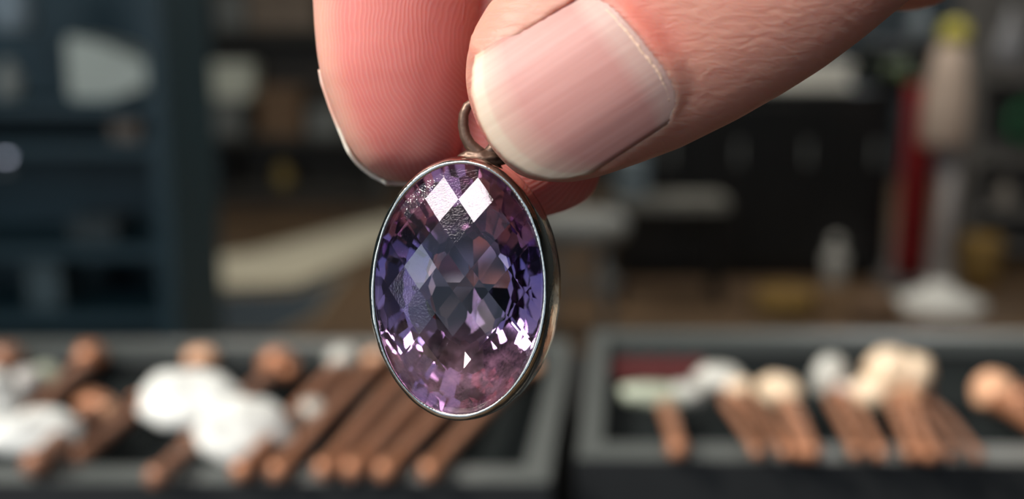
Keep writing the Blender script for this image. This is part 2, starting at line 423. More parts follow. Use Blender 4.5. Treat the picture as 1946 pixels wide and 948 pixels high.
M_WHITEP = mat('white_paint', (.90, .91, .87), .5, noise=.05, nscale=12)

def shelving(label, name, px0, px1, y, depth, height, zs, m, medge, back=True):
    xa = V(px0, 300, y).x; xb = V(px1, 300, y).x; w = (xb - xa) / 2
    t = thing(name, label, 'shelf unit', ((xa + xb) / 2, y, 0))
    for s in (-1, 1):
        obj('side_panel', box(s * w - .02, s * w + .02, 0, depth, 0, height), medge, t)
    if back: obj('back_panel', box(-w + .02, w - .02, depth - .02, depth, 0, height), m, t)
    for z in zs: obj('shelf', box(-w + .02, w - .02, .01, depth - .02, z - .03, z), medge, t)
    obj('plinth', box(-w + .02, w - .02, .02, depth - .02, 0, .07), m, t)
    return t
YL = 2.6
zs_left = [V(200, 193, YL).z, V(200, 272, YL).z, V(200, 470, YL).z, V(200, 600, YL).z, .32, 1.75]
shelving('tall dark teal shelf unit along the left of the picture', 'shelf_unit', -330, 304, YL, .42, 2.0, zs_left, M_TEAL, M_TEAL2)
# things on it
def folded_cloth(label, px0, px1, py0, py1, y, m):
    x0, x1, z0, z1 = rect(px0, px1, py0, py1, y); h = z1 - z0; w = x1 - x0
    t = thing('folded_cloth', label, 'cloth', (x0, y, z0))
    prof = [(0, 0), (0, h), (w * .45, h * .86), (w, h * .55), (w, h * .18), (w * .62, h * .12), (w * .55, 0)]
    bm = bmesh.new()
    f0 = [bm.verts.new((a, 0, b)) for a, b in prof]; f1 = [bm.verts.new((a, .22, b)) for a, b in prof]
    bm.faces.new(f0); bm.faces.new(f1[::-1])
    for i in range(len(prof)):
        j = (i + 1) % len(prof); bm.faces.new((f0[i], f1[i], f1[j], f0[j]))
    bmesh.ops.bevel(bm, geom=list(bm.edges), offset=.008, segments=2, affect='EDGES')
    obj('cloth', bm, m, t)
    obj('fold_edge', box(w * .02, w * .5, -.006, .0, h * .46, h * .52), m, t)
    return t
fc = folded_cloth('pale grey green folded cloth tapering to the right on the teal shelves', 130, 278, 66, 190, YL + .03, M_PALE); fc.location.z = zs_left[0] + .002
def bottle(name, label, cat, px, py_base, y, r, prof, m, m_cap=None, group=None, parts=('body', 'stopper'), capprof=None):
    p = V(px, py_base, y)
    t = thing(name, label, cat, p, 0, group)
    obj(parts[0], lathe([(r * a, r * b) for a, b in prof], 24), m, t, smooth=True)
    if capprof: obj(parts[1], lathe([(r * a, r * b) for a, b in capprof], 20), m_cap or m, t, smooth=True)
    return t
JAR = [(.7, 0), (1, .15), (1.05, 1.2), (.95, 1.9), (.55, 2.25), (.5, 2.4)]
JCAP = [(.55, 2.4), (.6, 2.45), (.6, 2.8), (.3, 2.95)]
bottle('jar', 'grey glazed jar by the left edge of the teal shelves', 'jar', 22, 208, YL + .08, .032, JAR, mat('grey_glaze', (.45, .47, .43), .3, noise=.15, nscale=20), group='jars on the teal shelves', capprof=JCAP).location.z = zs_left[0] + .002
bottle('jar', 'pale blue jar at the top left corner of the picture', 'jar', 28, 62, YL + .08, .050, JAR, mat('pale_blue_glaze', (.42, .52, .58), .3, noise=.15, nscale=20), group='jars on the teal shelves', capprof=JCAP)
carton('box', 'brownish flat box low on the teal shelves', 'box', 212, 262, 232, 268, YL + .05, .14, mat('taupe_card', (.26, .21, .17), .8, noise=.2, nscale=14)).location.z = zs_left[1] + .002
carton('box', 'dim blue grey box on the lower teal shelf', 'box', 55, 112, 505, 598, YL + .06, .16, mat('blue_grey_card', (.10, .145, .16), .8, noise=.2, nscale=14)).location.z = zs_left[3] + .002
carton('box', 'low dark slate box on the lower teal shelf', 'box', 135, 220, 425, 468, YL + .06, .16, mat('slate_card', (.07, .09, .095), .8, noise=.2, nscale=14)).location.z = zs_left[2] + .002
# little lit lamp bulb at the left edge
lp = thing('lamp', 'tiny lit bluish lamp at the left edge on the teal shelves', 'lamp', V(14, 327, YL + .06))
obj('lamp_base', lathe([(.018, 0), (.018, .006), (.006, .010), (.005, .03)], 20), M_GREYC, lp, smooth=True)
ml = bpy.data.materials.new('lamp_glow'); ml.use_nodes = True
eb = ml.node_tree.nodes['Principled BSDF']; eb.inputs['Emission Color'].default_value = (.75, .80, 1.0, 1); eb.inputs['Emission Strength'].default_value = 1.6
obj('bulb', lathe([(.004, .03), (.009, .036), (.011, .045), (.008, .054), (.002, .058)], 20), ml, lp, smooth=True)

YC = 7.7
zs_mid = [V(400, 262, YC).z, V(400, 60, YC).z, .12, 1.7]
shelving('dark wooden shelf unit left of the hand holding pale boxes', 'shelf_unit', 308, 720, YC, .40, 1.95, zs_mid, M_DARKW, M_GREYW)
carton('box', 'long pale sage box on the wooden shelf unit', 'box', 328, 474, 118, 189, YC + .02, .26, M_PALE)
carton('box', 'grey box under the long pale sage box', 'box', 334, 456, 190, 260, YC + .02, .24, M_GREYC)
carton('box', 'brown cardboard box nearest the index finger', 'box', 492, 568, 165, 260, YC + .02, .22, M_BROWN)
carton('box', 'black box standing low in the wooden shelf unit', 'box', 362, 432, 290, 361, YC + .03, .22, M_BLACK).location.z = .122
carton('box', 'taupe box at the top of the wooden shelf unit', 'box', 470, 600, -30, 56, YC + .03, .25, mat('taupe_card', (.26, .21, .17), .8))
carton('box', 'dim grey box at the top beside the taupe box', 'box', 410, 462, -20, 54, YC + .03, .2, M_GREYC)
carton('box', 'grey box right of the brown cardboard box', 'box', 585, 650, 205, 260, YC + .03, .2, M_GREYC)
bottle('jar', 'small ochre jar in the wooden shelf unit below the index finger', 'jar', 540, 398, YC + .10, .062, JAR, mat('ochre_glaze', (.34, .25, .08), .4, noise=.2, nscale=20), capprof=JCAP).location.z = .122
bottle('lantern', 'pale turquoise glass lantern at the top edge of the picture', 'lantern', 328, 40, YC - .35, .052, [(.8, 0), (1, .1), (1, 2.2), (.8, 2.4)], mat('turquoise_glass', (.42, .66, .60), .2, noise=.1, nscale=20), M_GREYC, parts=('glass_body', 'cap'), capprof=[(.9, 2.4), (.95, 2.5), (.5, 2.9), (.1, 3.0)])
hk = thing('wall_bracket', 'iron bracket shelf carrying the turquoise lantern', 'bracket', V(328, 40, YC - .35))
obj('arm', tube([(0, 0, -.012), (0, .2, -.012), (0, .36, -.012)], .012, 10), M_GREYW, hk)
obj('saucer', lathe([(.055, -.012), (.06, 0), (.05, .0)], 24), M_GREYW, hk)

# painted sunlit streak and mat on the floor
def floor_patch(name, label, cat, pts, z, m, fringe=False):
    P = [G(a, b, z) for a, b in pts]
    org = sum(P, Vector()) / len(P); org.z = 0.0
    bm = bmesh.new()
    top = [bm.verts.new(p - org) for p in P]; bot = [bm.verts.new(Vector((p.x - org.x, p.y - org.y, .0005))) for p in P]
    bm.faces.new(top); bm.faces.new(bot[::-1])
    for i in range(len(P)):
        j = (i + 1) % len(P); bm.faces.new((top[i], bot[i], bot[j], top[j]))
    t = thing(name, label, cat, org)
    obj('pile', bm, m, t)
    bm = bmesh.new()
    for i in range(len(P)):
        a = P[i] - org; b = P[(i + 1) % len(P)] - org
        tube([a, (a + b) / 2, b], .008, 8, bm)
    obj('binding', bm, mat('patch_binding', (.30, .27, .20), .9, noise=.2), t)
    return t
M_STREAK = mat('streak_beige', (.62, .58, .45), .95, noise=.2, nscale=7)  # sunlit streak on the floor, put into a pale colour
floor_patch('sunlit_streak', 'pale beige patch standing for a sunlit streak across the floor left of the pendant', 'sunlit_streak', [(262, 556), (268, 503), (480, 478), (700, 420), (800, 405), (790, 440), (660, 500), (560, 540)], .012, M_STREAK)
floor_patch('mat', 'dark navy floor mat in front of the beige floor patch', 'mat', [(235, 645), (262, 566), (560, 556), (660, 520), (600, 600), (520, 640)], .010, mat('mat_navy', (.030, .045, .060), .95, noise=.3, nscale=9))

# black cabinets on the right
YB = 5.2
xa = V(1165, 300, YB).x; xb = V(1700, 300, YB).x; zt = V(1500, 172, YB).z
cb = thing('cabinet', 'long black lacquered cabinet behind the thumb', 'cabinet', ((xa + xb) / 2, YB + .25, 0))
w = (xb - xa) / 2
obj('body', box(-w, w, -.22, .25, .06, zt - .03), M_BLACK, cb)
obj('top', box(-w - .02, w + .02, -.25, .25, zt - .03, zt, .004), M_BLACK, cb)
obj('plinth', box(-w + .03, w - .03, -.19, .2, 0, .06), M_BLACK, cb)
for k in range(4):
    x0 = -w + .02 + k * (2 * w - .04) / 4; x1 = x0 + (2 * w - .04) / 4 - .012
    d = obj('door', box(x0, x1, -.24, -.22, .09, zt - .05, .004), M_BLACK, cb)
    obj('handle', tube([(x1 - .06, -.255, zt * .62), (x1 - .06, -.255, zt * .74)], .008, 8), M_GREYC, d)
def pile(label, px0, px1, py0, py1, y, n, m, depth=.3):
    x0, x1, z0, z1 = rect(px0, px1, py0, py1, y)
    t = thing('paper_stack', label, 'paper stack', ((x0 + x1) / 2, y + depth / 2, z0))
    h = (z1 - z0) / n; w = (x1 - x0) / 2
    for k in range(n):
        o = obj('sheaf', box(-w, w, -depth / 2, depth / 2, 0, h * .94, h * .1), m, t)
        o.location = (random.uniform(-.02, .02), random.uniform(-.01, .01), k * h); o.rotation_euler = (0, 0, random.uniform(-.06, .06))
    return t
pile('stack of white papers on top of the long black cabinet', 1440, 1625, 118, 169, YB + .05, 4, mat('paper_white', (.85, .85, .78), .8, noise=.05))
carton('box', 'grey blue box below the thumb in front of the black cabinet', 'box', 1178, 1232, 300, 372, YB - .5, .2, mat('grey_blue_card', (.17, .22, .25), .7, noise=.2, nscale=12), lid=True)
tb = thing('side_table', 'grey topped side table below the thumb before the black cabinet', 'table', (V(1270, 400, YB - .42).x, YB - .42, 0))
x0, x1, z0, z1 = rect(1160, 1372, 372, 398, YB - .42); w = (x1 - x0) / 2
obj('table_top', box(-w, w, -.12, .14, z1 - .05, z1 - .002, .005), mat('grey_laminate', (.20, .20, .18), .6, noise=.2), tb)
for sx in (-1, 1):
    for sy in (-.09, .11):
        obj('leg', box(sx * (w - .03) - .015, sx * (w - .03) + .015, sy - .015, sy + .015, 0, z1 - .05), M_BLACK, tb)
st = thing('stool', 'grey padded stool right of the pendant', 'stool', (V(1100, 450, 4.2).x, 4.2, 0))
zs_ = V(1100, 405, 4.2).z
obj('seat', lathe([(.01, zs_ - .10), (.17, zs_ - .10), (.19, zs_ - .07), (.19, zs_ - .03), (.16, zs_), (.01, zs_ + .01)], 32), mat('grey_vinyl', (.24, .25, .24), .6, noise=.2), st, smooth=True)
for k in range(4):
    a = PI / 4 + k * PI / 2
    obj('leg', tube([(.12 * math.cos(a), .12 * math.sin(a), zs_ - .1), (.17 * math.cos(a), .17 * math.sin(a), 0)], .012, 10), M_GREYC, st, smooth=True)
obj('foot_ring', tube([(.15 * math.cos(a * PI / 12), .15 * math.sin(a * PI / 12), .22) for a in range(25)], .008, 8), M_GREYC, st, smooth=True)

# white stand with a pale sleeve and yellow cap
YS = 4.55
pb = G(1783, 583, 0.0); YS = pb.y
mpp = pb.y / FPX * 1.03
zt_ = lambda py: V(1800, py, YS).z
sd = thing('display_stand', 'white pedestal stand with a pale pink sleeve and a yellow knob', 'display stand', (pb.x, pb.y, 0))
obj('base', lathe([(.19, 0), (.195, .012), (.19, .03), (.12, .055), (.06, .085), (.042, .12)], 40), M_WHITEP, sd, smooth=True)
dx = V(1812, 270, YS).x - pb.x
pole = tube([(0, 0, .10), (dx * .55, 0, (zt_(270) + .1) / 2), (dx, 0, zt_(255))], [.042, .036, .034], 20)
obj('pole', pole, mat('pole_grey_white', (.42, .40, .40), .5, noise=.08), sd, smooth=True)
xs = V(1800, 180, YS).x - pb.x
hh = zt_(85) - zt_(278)
sl = obj('sleeve', lathe([(.088, 0), (.098, .03), (.095, hh * .45), (.082, hh * .7), (.060, hh * .97), (.045, hh)], 32), mat('sleeve_pink', (.58, .46, .38), .7, noise=.15, nscale=10), sd, smooth=True)
sl.location = (xs, 0, zt_(278))
kb = obj('knob', lathe([(.03, 0), (.055, .02), (.060, .055), (.048, .09), (.02, .105)], 28), mat('yellow_paint', (.62, .56, .09), .5, noise=.1), sd, smooth=True)
kb.location = (V(1813, 85, YS).x - pb.x, 0, zt_(88))

# red cloth hanging left of the stand
YR = 5.0
x0, x1, z0, z1 = rect(1700, 1785, 158, 528, YR)
rc = thing('hanging_cloth', 'long red cloth hanging in folds behind the white stand', 'cloth', ((x0 + x1) / 2, YR, z0))
bm = bmesh.new(); n = 48; rows = []
h = z1 - z0; w = x1 - x0
for lay in (0, .012):
    for j in range(13):
        f = j / 12
        rows.append([bm.verts.new(((i / n - .5) * w * (.80 + .2 * (1 - f)), .03 * math.sin(i / n * PI * 7 + f * .8) * (.5 + .5 * (1 - f)) + lay, f * h)) for i in range(n + 1)])
for base in (0, 13):
    for j in range(12):
        for i in range(n): bm.faces.new((rows[base + j][i], rows[base + j][i + 1], rows[base + j + 1][i + 1], rows[base + j + 1][i]))
for j in range(12):
    for i in (0, n): bm.faces.new((rows[j][i], rows[j + 1][i], rows[13 + j + 1][i], rows[13 + j][i]))
for i in range(n):
    for j in (0, 12): bm.faces.new((rows[j][i], rows[j][i + 1], rows[13 + j][i + 1], rows[13 + j][i]))
obj('drape', bm, mat('red_cloth', (.30, .012, .014), .85, noise=.3, nscale=6), rc, smooth=True)
obj('hanger_rod', tube([(-w * .45, .006, h + .01), (w * .45, .006, h + .01)], .012, 10), M_BLACK, rc, smooth=True)
obj('post', tube([(0, .03, h + .01), (0, .045, -z0 + .02)], .014, 10), M_BLACK, rc, smooth=True)
obj('foot', lathe([(.12, -z0), (.12, -z0 + .012), (.03, -z0 + .03)], 28), M_BLACK, rc)

# small things on the floor by the cabinet
fg = thing('figurine', 'small white figurine on a tan block before the black cabinet', 'figurine', G(1582, 600, 0))
yb = G(1582, 600, 0).y; k_ = yb / FPX
obj('block', box(-.05, .05, -.05, .05, 0, 60 * k_, .006), mat('tan_wood', (.34, .22, .12), .7, noise=.25, nscale=12), fg)
obj('figure', lathe([(.03, 0), (.045, .02), (.036, .06), (.048, .11), (.040, .14), (.016, .155), (.026, .175), (.024, .20), (.006, .215)], 24), mat('grey_white_plaster', (.46, .46, .43), .7, noise=.1), fg, smooth=True, loc=(0, 0, 60 * k_))
def basket(label, px, py, r, h, m, name='basket'):
    p = G(px, py, 0)
    t = thing(name, label, 'basket', p, 0, 'baskets on the shop floor')
    obj('body', lathe([(r * .75, 0), (r * .95, h * .4), (r, h * .8), (r * .98, h), (r * .9, h), (r * .88, h * .8), (r * .7, .02)], 28), m, t, smooth=True)
    for k in range(3):
        z = h * (.25 + .27 * k); rr = r * (.88 + .11 * math.sin((k + 1) * .8))
        obj('weave_band', tube([(rr * math.cos(a * PI / 14), rr * math.sin(a * PI / 14), z) for a in range(29)], .008, 6), m, t, smooth=True)
    return t
M_OCH = mat('ochre_straw', (.30, .19, .055), .85, noise=.3, nscale=20)
basket('ochre straw basket right of the white stand', 1858, 545, .095, .24, M_OCH)
basket('ochre straw basket left of the small figurine', 1490, 596, .12, .10, M_OCH)
basket('low tan straw basket between the figurine and the stand', 1660, 606, .10, .09, M_BROWN)
# right hand wall shelf with bits
YW = 5.6
xa = V(1860, 200, YW).x; xb = V(2120, 200, YW).x; w = (xb - xa) / 2
rp = thing('shelf_unit', 'grey shelf unit at the right edge of the picture', 'shelf unit', ((xa + xb) / 2, YW, 0))
M_GRP = mat('grey_board', (.22, .215, .21), .7, noise=.25, nscale=6)
for s in (-1, 1): obj('side_panel', box(s * w - .02, s * w + .02, 0, .35, 0, 1.9), M_GRP, rp)
obj('back_panel', box(-w, w, .33, .35, 0, 1.9), M_GRP, rp)
for z in (V(1900, 145, YW).z, V(1900, 300, YW).z, V(1900, 402, YW).z, 1.75, .1): obj('shelf', box(-w, w, 0, .33, z - .03, z), M_GRP, rp)
bottle('jar', 'pale round jar on the grey shelf unit right of the stand', 'jar', 1905, 400, YW + .12, .05, JAR, mat('cream_glaze', (.45, .41, .36), .4, noise=.1), capprof=JCAP).location.z = V(1900, 402, YW).z + .002
M_GREENG = mat('green_glass', (.03, .30, .12), .15, noise=.1)
gr = thing('glass_ring', 'green glass ring ornament at the right edge of the picture', 'ornament', V(1950, 268, YW + .1))
obj('ring', tube([(.09 * math.cos(a * PI / 16), 0, .10 + .09 * math.sin(a * PI / 16)) for a in range(33)], .018, 10), M_GREENG, gr, smooth=True)
obj('foot', box(-.05, .05, -.03, .03, -.02, .012, .003), M_BLACK, gr)
hb = V(1915, 128, 3.4)
hg = thing('hanging_bulb', 'pale drop shaped glass hanging at the upper right', 'hanging lamp', hb)
obj('drop', lathe([(.004, 0), (.030, .008), (.042, .035), (.038, .07), (.024, .12), (.012, .16), (.010, .18)], 28), mat('milky_glass', (.55, .55, .56), .15, noise=.1), hg, smooth=True)
obj('cord', tube([(0, 0, .18), (0, 0, 3.0 - hb.z)], .004, 8), M_BLACK, hg)
obj('ceiling_rose', lathe([(.05, 3.0 - hb.z - .02), (.05, 3.0 - hb.z)], 24), M_BLACK, hg)
# ledge on the back wall at the upper right with vases
YV = 9.2
lx0 = V(1640, 60, YV).x; lx1 = V(2050, 60, YV).x; lz = V(1800, 78, YV).z
lg = thing('wall_ledge', 'long grey ledge on the back wall at the upper right', 'ledge', ((lx0 + lx1) / 2, YV + .1, lz))
obj('board', box(-(lx1 - lx0) / 2, (lx1 - lx0) / 2, -.12, .2, -.03, 0), M_GRP, lg)
for s in (-.6, 0, .6): obj('bracket', box(s * (lx1 - lx0) / 2 - .015, s * (lx1 - lx0) / 2 + .015, -.08, .2, -.13, -.03), M_GRP, lg)
VASE = [(.6, 0), (.9, .3), (1, 1.0), (.8, 1.8), (.45, 2.5), (.5, 3.0)]
MBL = mat('pale_blue_glaze2', (.62, .72, .76), .25, noise=.15, nscale=20)
for px, r, m_, lab in ((1745, .10, M_GREYC, 'grey vase on the back ledge nearest the thumb'), (1852, .11, MBL, 'pale blue vase on the back ledge right of the yellow knob'), (1950, .11, MBL, 'pale blue vase on the back ledge at the right edge')):
    bottle('vase', lab, 'vase', px, 78, YV, r, VASE, m_, group='vases on the back ledge', capprof=[(.5, 3.0), (.62, 3.05), (.6, 3.2), (.45, 3.2)], parts=('body', 'rim'))
# leafy plant on the cabinet end
pp = V(1697, 171, YB + .06); pp.z = zt + .002
pl = thing('potted_plant', 'small dark green potted plant at the right end of the black cabinet', 'plant', pp)
obj('pot', lathe([(.05, 0), (.07, .10), (.075, .11), (.065, .11), (.06, .09)], 24), M_BLACK, pl, smooth=True)
M_LEAF = mat('leaf_green', (.09, .13, .05), .6, noise=.3, nscale=20)
for k in range(16):
    a = k * 2.4; L_ = .13 + .05 * ((k * 7) % 5) / 5; droop = .2 + .12 * ((k * 3) % 4)
    bm = bmesh.new(); rows = []
    for j in range(6):
        f = j / 5; r_ = L_ * f; ww = .022 * math.sin(PI * (f * .92 + .05))
        z = max(.03, .10 + .16 * f - .6 * droop * f * f)
        c = Vector((math.cos(a) * r_, math.sin(a) * r_, z)); sdv = Vector((-math.sin(a), math.cos(a), 0)) * ww
        rows.append((bm.verts.new(c - sdv), bm.verts.new(c + Vector((0, 0, -.006))), bm.verts.new(c + sdv)))
    for p_, q_ in zip(rows, rows[1:]):
        bm.faces.new((p_[0], p_[1], q_[1], q_[0])); bm.faces.new((p_[1], p_[2], q_[2], q_[1]))
    obj('leaf', bm, M_LEAF, pl, smooth=True)

# ================================================================== THE PENDANT
GA, GB = 8.50, 12.28               # half axes of the stone, mm
PC = H(875, 549, 0.0)
def mm4(v): return Matrix.Translation(Vector(v) * .001)
PEND_M = HM @ mm4(PC) @ Matrix.Rotation(math.radians(-9), 4, 'Y') @ Matrix.Rotation(math.radians(1.0), 4, 'X') @ Matrix.Rotation(math.radians(-1.5), 4, 'Z')
pend = thing('pendant', 'oval faceted purple amethyst pendant in a silver bezel held by the fingers', 'pendant', matrix=PEND_M)

def oval(n, a, b): return [(a * math.cos(2 * PI * i / n), b * math.sin(2 * PI * i / n)) for i in range(n)]
def make_gem():
    bm = bmesh.new()
    base = oval(72, GA, GB)
    lo = [bm.verts.new((x, y, -8.5)) for x, y in base]; hi = [bm.verts.new((x, y, 5)) for x, y in base]
    bm.faces.new(lo[::-1]); bm.faces.new(hi)
    for i in range(72):
        j = (i + 1) % 72; bm.faces.new((lo[i], lo[j], hi[j], hi[i]))
    def cut(co, no):
        g = list(bm.verts) + list(bm.edges) + list(bm.faces)
        r = bmesh.ops.bisect_plane(bm, geom=g, dist=1e-5, plane_co=co, plane_no=no, clear_outer=True)
        es = [e for e in r['geom_cut'] if isinstance(e, bmesh.types.BMEdge)]
        if len(es) >= 3:
            bmesh.ops.holes_fill(bm, edges=es, sides=0)
    # crown: checkerboard, planes tangent to a shallow dome
    SX, SY, K, TOP = 3.32, 4.30, .40, 3.4
    for row in range(-8, 9):
        for c in range(-6, 7):
            x = (c + (.5 if row % 2 == 0 else 0.0)) * SX; y = row * SY / 2
            if (x / (GA * 1.02)) ** 2 + (y / (GB * 1.02)) ** 2 > 1: continue
            z = TOP - K * ((x / SX) ** 2 + (y / SY) ** 2)
            no = Vector((2 * K * x / SX ** 2, 2 * K * y / SY ** 2, 1)).normalized()
            cut(Vector((x, y, z)), no)
    # pavilion: three tiers of facets
    def tier(n, off, m, c):
        for i in range(n):
            th = 2 * PI * (i + off) / n
            no = Vector((m * math.cos(th) / GA, m * math.sin(th) / GB, -1))
            # plane: m*r(th) - (z + c) = ... ; at the girdle r = 1 the plane sits at z = -c + 0
            co = Vector((GA * math.cos(th), GB * math.sin(th), -c))
            cut(co, no.normalized())
    tier(32, .5, 14.0, .50)
    tier(32, 0, 10.6, 1.05)
    tier(24, .5, 8.0, 2.05)
    tier(16, 0, 5.6, 3.5)
    tier(8, .5, 3.4, 4.9)
    bmesh.ops.remove_doubles(bm, verts=bm.verts, dist=.004)
    for v in bm.verts: v.co *= .001
    return bm
def gem_material():
    m = bpy.data.materials.new('amethyst'); m.use_nodes = True
    nt = m.node_tree; L = nt.links.new
    for n in list(nt.nodes): nt.nodes.remove(n)
    out = nd(nt, 'ShaderNodeOutputMaterial')
    tc = nd(nt, 'ShaderNodeTexCoord')
    # colour zones of the stone, across its height
    sep = nd(nt, 'ShaderNodeSeparateXYZ'); L(tc.outputs['Object'], sep.inputs[0])
    nz = nd(nt, 'ShaderNodeTexNoise', Scale=220.0, Detail=3.0); L(tc.outputs['Object'], nz.inputs['Vector'])
    ad = nd(nt, 'ShaderNodeMath', operation='MULTIPLY_ADD'); L(sep.outputs['Y'], ad.inputs[0]); ad.inputs[1].default_value = 1 / .026; ad.inputs[2].default_value = .38
    a2 = nd(nt, 'ShaderNodeMath', operation='MULTIPLY_ADD'); L(nz.outputs['Fac'], a2.inputs[0]); a2.inputs[1].default_value = .24; L(ad.outputs[0], a2.inputs[2])
    cr = nd(nt, 'ShaderNodeValToRGB'); L(a2.outputs[0], cr.inputs['Fac'])
    e = cr.color_ramp.elements
    e[0].position = .0; e[0].color = (1.0, .90, .96, 1)
    e[1].position = 1.0; e[1].color = (.80, .66, .76, 1)
    for p, c in ((.30, (.99, .89, .95)), (.48, (.82, .74, .84)), (.62, (.58, .58, .82)), (.76, (.78, .60, .73))):
        q = e.new(p); q.color = (*c, 1)
    gl = nd(nt, 'ShaderNodeBsdfGlass', IOR=1.55, Roughness=0.0); L(cr.outputs['Color'], gl.inputs['Color'])
    # fine dust and wear on the polish
    n3 = nd(nt, 'ShaderNodeTexNoise', Scale=5000.0, Detail=2.0); L(tc.outputs['Object'], n3.inputs['Vector'])
    bp = nd(nt, 'ShaderNodeBump', Strength=.42, Distance=.00004); L(n3.outputs['Fac'], bp.inputs['Height'])
    gs = nd(nt, 'ShaderNodeBsdfGlossy', Roughness=.07); L(bp.outputs['Normal'], gs.inputs['Normal'])
    geo = nd(nt, 'ShaderNodeNewGeometry')
    inv = nd(nt, 'ShaderNodeMath', operation='SUBTRACT'); inv.inputs[0].default_value = 1.0; L(geo.outputs['Backfacing'], inv.inputs[1])
    fr = nd(nt, 'ShaderNodeFresnel', IOR=1.5)
    mu = nd(nt, 'ShaderNodeMath', operation='MULTIPLY'); L(inv.outputs[0], mu.inputs[0]); L(fr.outputs[0], mu.inputs[1])
    mx = nd(nt, 'ShaderNodeMixShader'); L(mu.outputs[0], mx.inputs[0]); L(gl.outputs[0], mx.inputs[1]); L(gs.outputs[0], mx.inputs[2])
    # pink haze painted in to brighten the lower end like sunlight through cloudy stone
    mr = nd(nt, 'ShaderNodeMapRange', interpolation_type='SMOOTHSTEP'); L(sep.outputs['Y'], mr.inputs[0])
    mr.inputs[1].default_value = -.0015; mr.inputs[2].default_value = -.0095; mr.inputs[3].default_value = 0.0; mr.inputs[4].default_value = 1.0
    n4 = nd(nt, 'ShaderNodeTexNoise', Scale=420.0, Detail=6.0, Roughness=.65); L(tc.outputs['Object'], n4.inputs['Vector'])
    m4 = nd(nt, 'ShaderNodeMapRange'); L(n4.outputs['Fac'], m4.inputs[0])
    m4.inputs[1].default_value = .40; m4.inputs[2].default_value = .72; m4.inputs[3].default_value = .02; m4.inputs[4].default_value = .60
    mc = nd(nt, 'ShaderNodeMath', operation='MULTIPLY'); L(mr.outputs[0], mc.inputs[0]); L(m4.outputs[0], mc.inputs[1])
    zp = nd(nt, 'ShaderNodeMapRange'); L(sep.outputs['Z'], zp.inputs[0])      # mostly in the lower, pavilion side
    zp.inputs[1].default_value = .0002; zp.inputs[2].default_value = -.0002; zp.inputs[3].default_value = .22; zp.inputs[4].default_value = 1.0
    mc2 = nd(nt, 'ShaderNodeMath', operation='MULTIPLY'); L(mc.outputs[0], mc2.inputs[0]); L(zp.outputs[0], mc2.inputs[1]); mc = mc2
    df = nd(nt, 'ShaderNodeBsdfDiffuse'); df.inputs['Color'].default_value = (.90, .60, .76, 1)
    m2 = nd(nt, 'ShaderNodeMixShader'); L(mc.outputs[0], m2.inputs[0]); L(mx.outputs[0], m2.inputs[1]); L(df.outputs[0], m2.inputs[2])
    L(m2.outputs[0], out.inputs['Surface'])
    va = nd(nt, 'ShaderNodeVolumeAbsorption', Density=20.0); va.inputs['Color'].default_value = (.68, .42, .62, 1)
    L(va.outputs[0], out.inputs['Volume'])
    return m
gem = obj('gemstone', make_gem(), gem_material(), pend)
gem['label'] = 'checkerboard cut purple amethyst'

M_SILVER = mat('silver', (.80, .77, .68), .14, metal=1.0, noise=.12, nscale=500, bump=.05, bscale=900)
def make_bezel():
    n = 480; bm = bmesh.new(); rows = []
    prof = [(-.34, .92), (-.26, 1.06), (-.10, 1.12), (.10, 1.02), (.32, .68), (.50, .0), (.62, -1.4), (.70, -3.2), (.74, -4.4), (.55, -4.7), (.10, -4.7), (.04, -4.0), (.04, .55)]
    for k, (o, z) in enumerate(prof):
        ring = []
        for i in range(n):
            th = 2 * PI * i / n
            x, y = GA * math.cos(th), GB * math.sin(th)
            nx, ny = math.cos(th) / GA, math.sin(th) / GB; l = math.hypot(nx, ny); nx /= l; ny /= l
            edge = (x / GA) ** 2 * .0
            # the crown edge is lower at the ends than at the sides: follow it
            zc = z
            if z > -.5: zc = z + .10 - .22 * (y / GB) ** 2 + .1 * (x / GA) ** 2
            wob = .05 * math.sin(th * 5 + k) * (1 if z > .3 else .5) + .02 * math.sin(th * 23 + 1.3 * k)
            notch = (.014 if i % 3 == 0 else 0) if k in (0, 1, 2) else 0
            ring.append(bm.verts.new(((x + nx * (o + wob * .6 + notch)) * .001, (y + ny * (o + wob * .6 + notch)) * .001, (zc + wob * .5 - notch) * .001)))
        rows.append(ring)
    rows.append(rows[0])
    for a, b in zip(rows, rows[1:]):
        for i in range(n):
            j = (i + 1) % n; bm.faces.new((a[i], a[j], b[j], b[i]))
    return bm
bz = obj('bezel', make_bezel(), M_SILVER, pend, smooth=True); bz['label'] = 'polished silver bezel band'
M_BAIL = mat('aged_brown_metal', (.13, .080, .058), .42, metal=.55, noise=.5, nscale=900, bump=.06, bscale=1500)
pinv = PEND_M.inverted()
def plocal(px, py, z): return pinv @ (HM @ (H(px, py, z) * .001))
ring_pts = []
for px, py in ((922, 300), (908, 289), (893, 275), (884, 258), (880, 238), (881, 218), (888, 202), (902, 193), (920, 192), (938, 200), (950, 218), (953, 240), (947, 262), (937, 282), (925, 299)):
    ring_pts.append(plocal(px, py, -1.6))
bm = tube(ring_pts, [.0007, .00066, .0006, .00056, .00053, .0005, .00048, .00048, .00048, .00048, .0005, .00053, .00056, .0006, .0007], 16)
obj('bail', bm, M_BAIL, pend, smooth=True)['label'] = 'aged brown wire loop'
bm = bmesh.new(); bmesh.ops.create_icosphere(bm, subdivisions=4, radius=1)
c0 = plocal(915, 303, -1.9)
for v in bm.verts:
    k = 1 + .16 * mnoise.noise(v.co * 2.6)
    v.co = Vector((v.co.x * .0024 * k, v.co.y * .00105 * k, v.co.z * .0013 * k)) + c0
obj('solder_joint', bm, M_BAIL, pend, smooth=True)

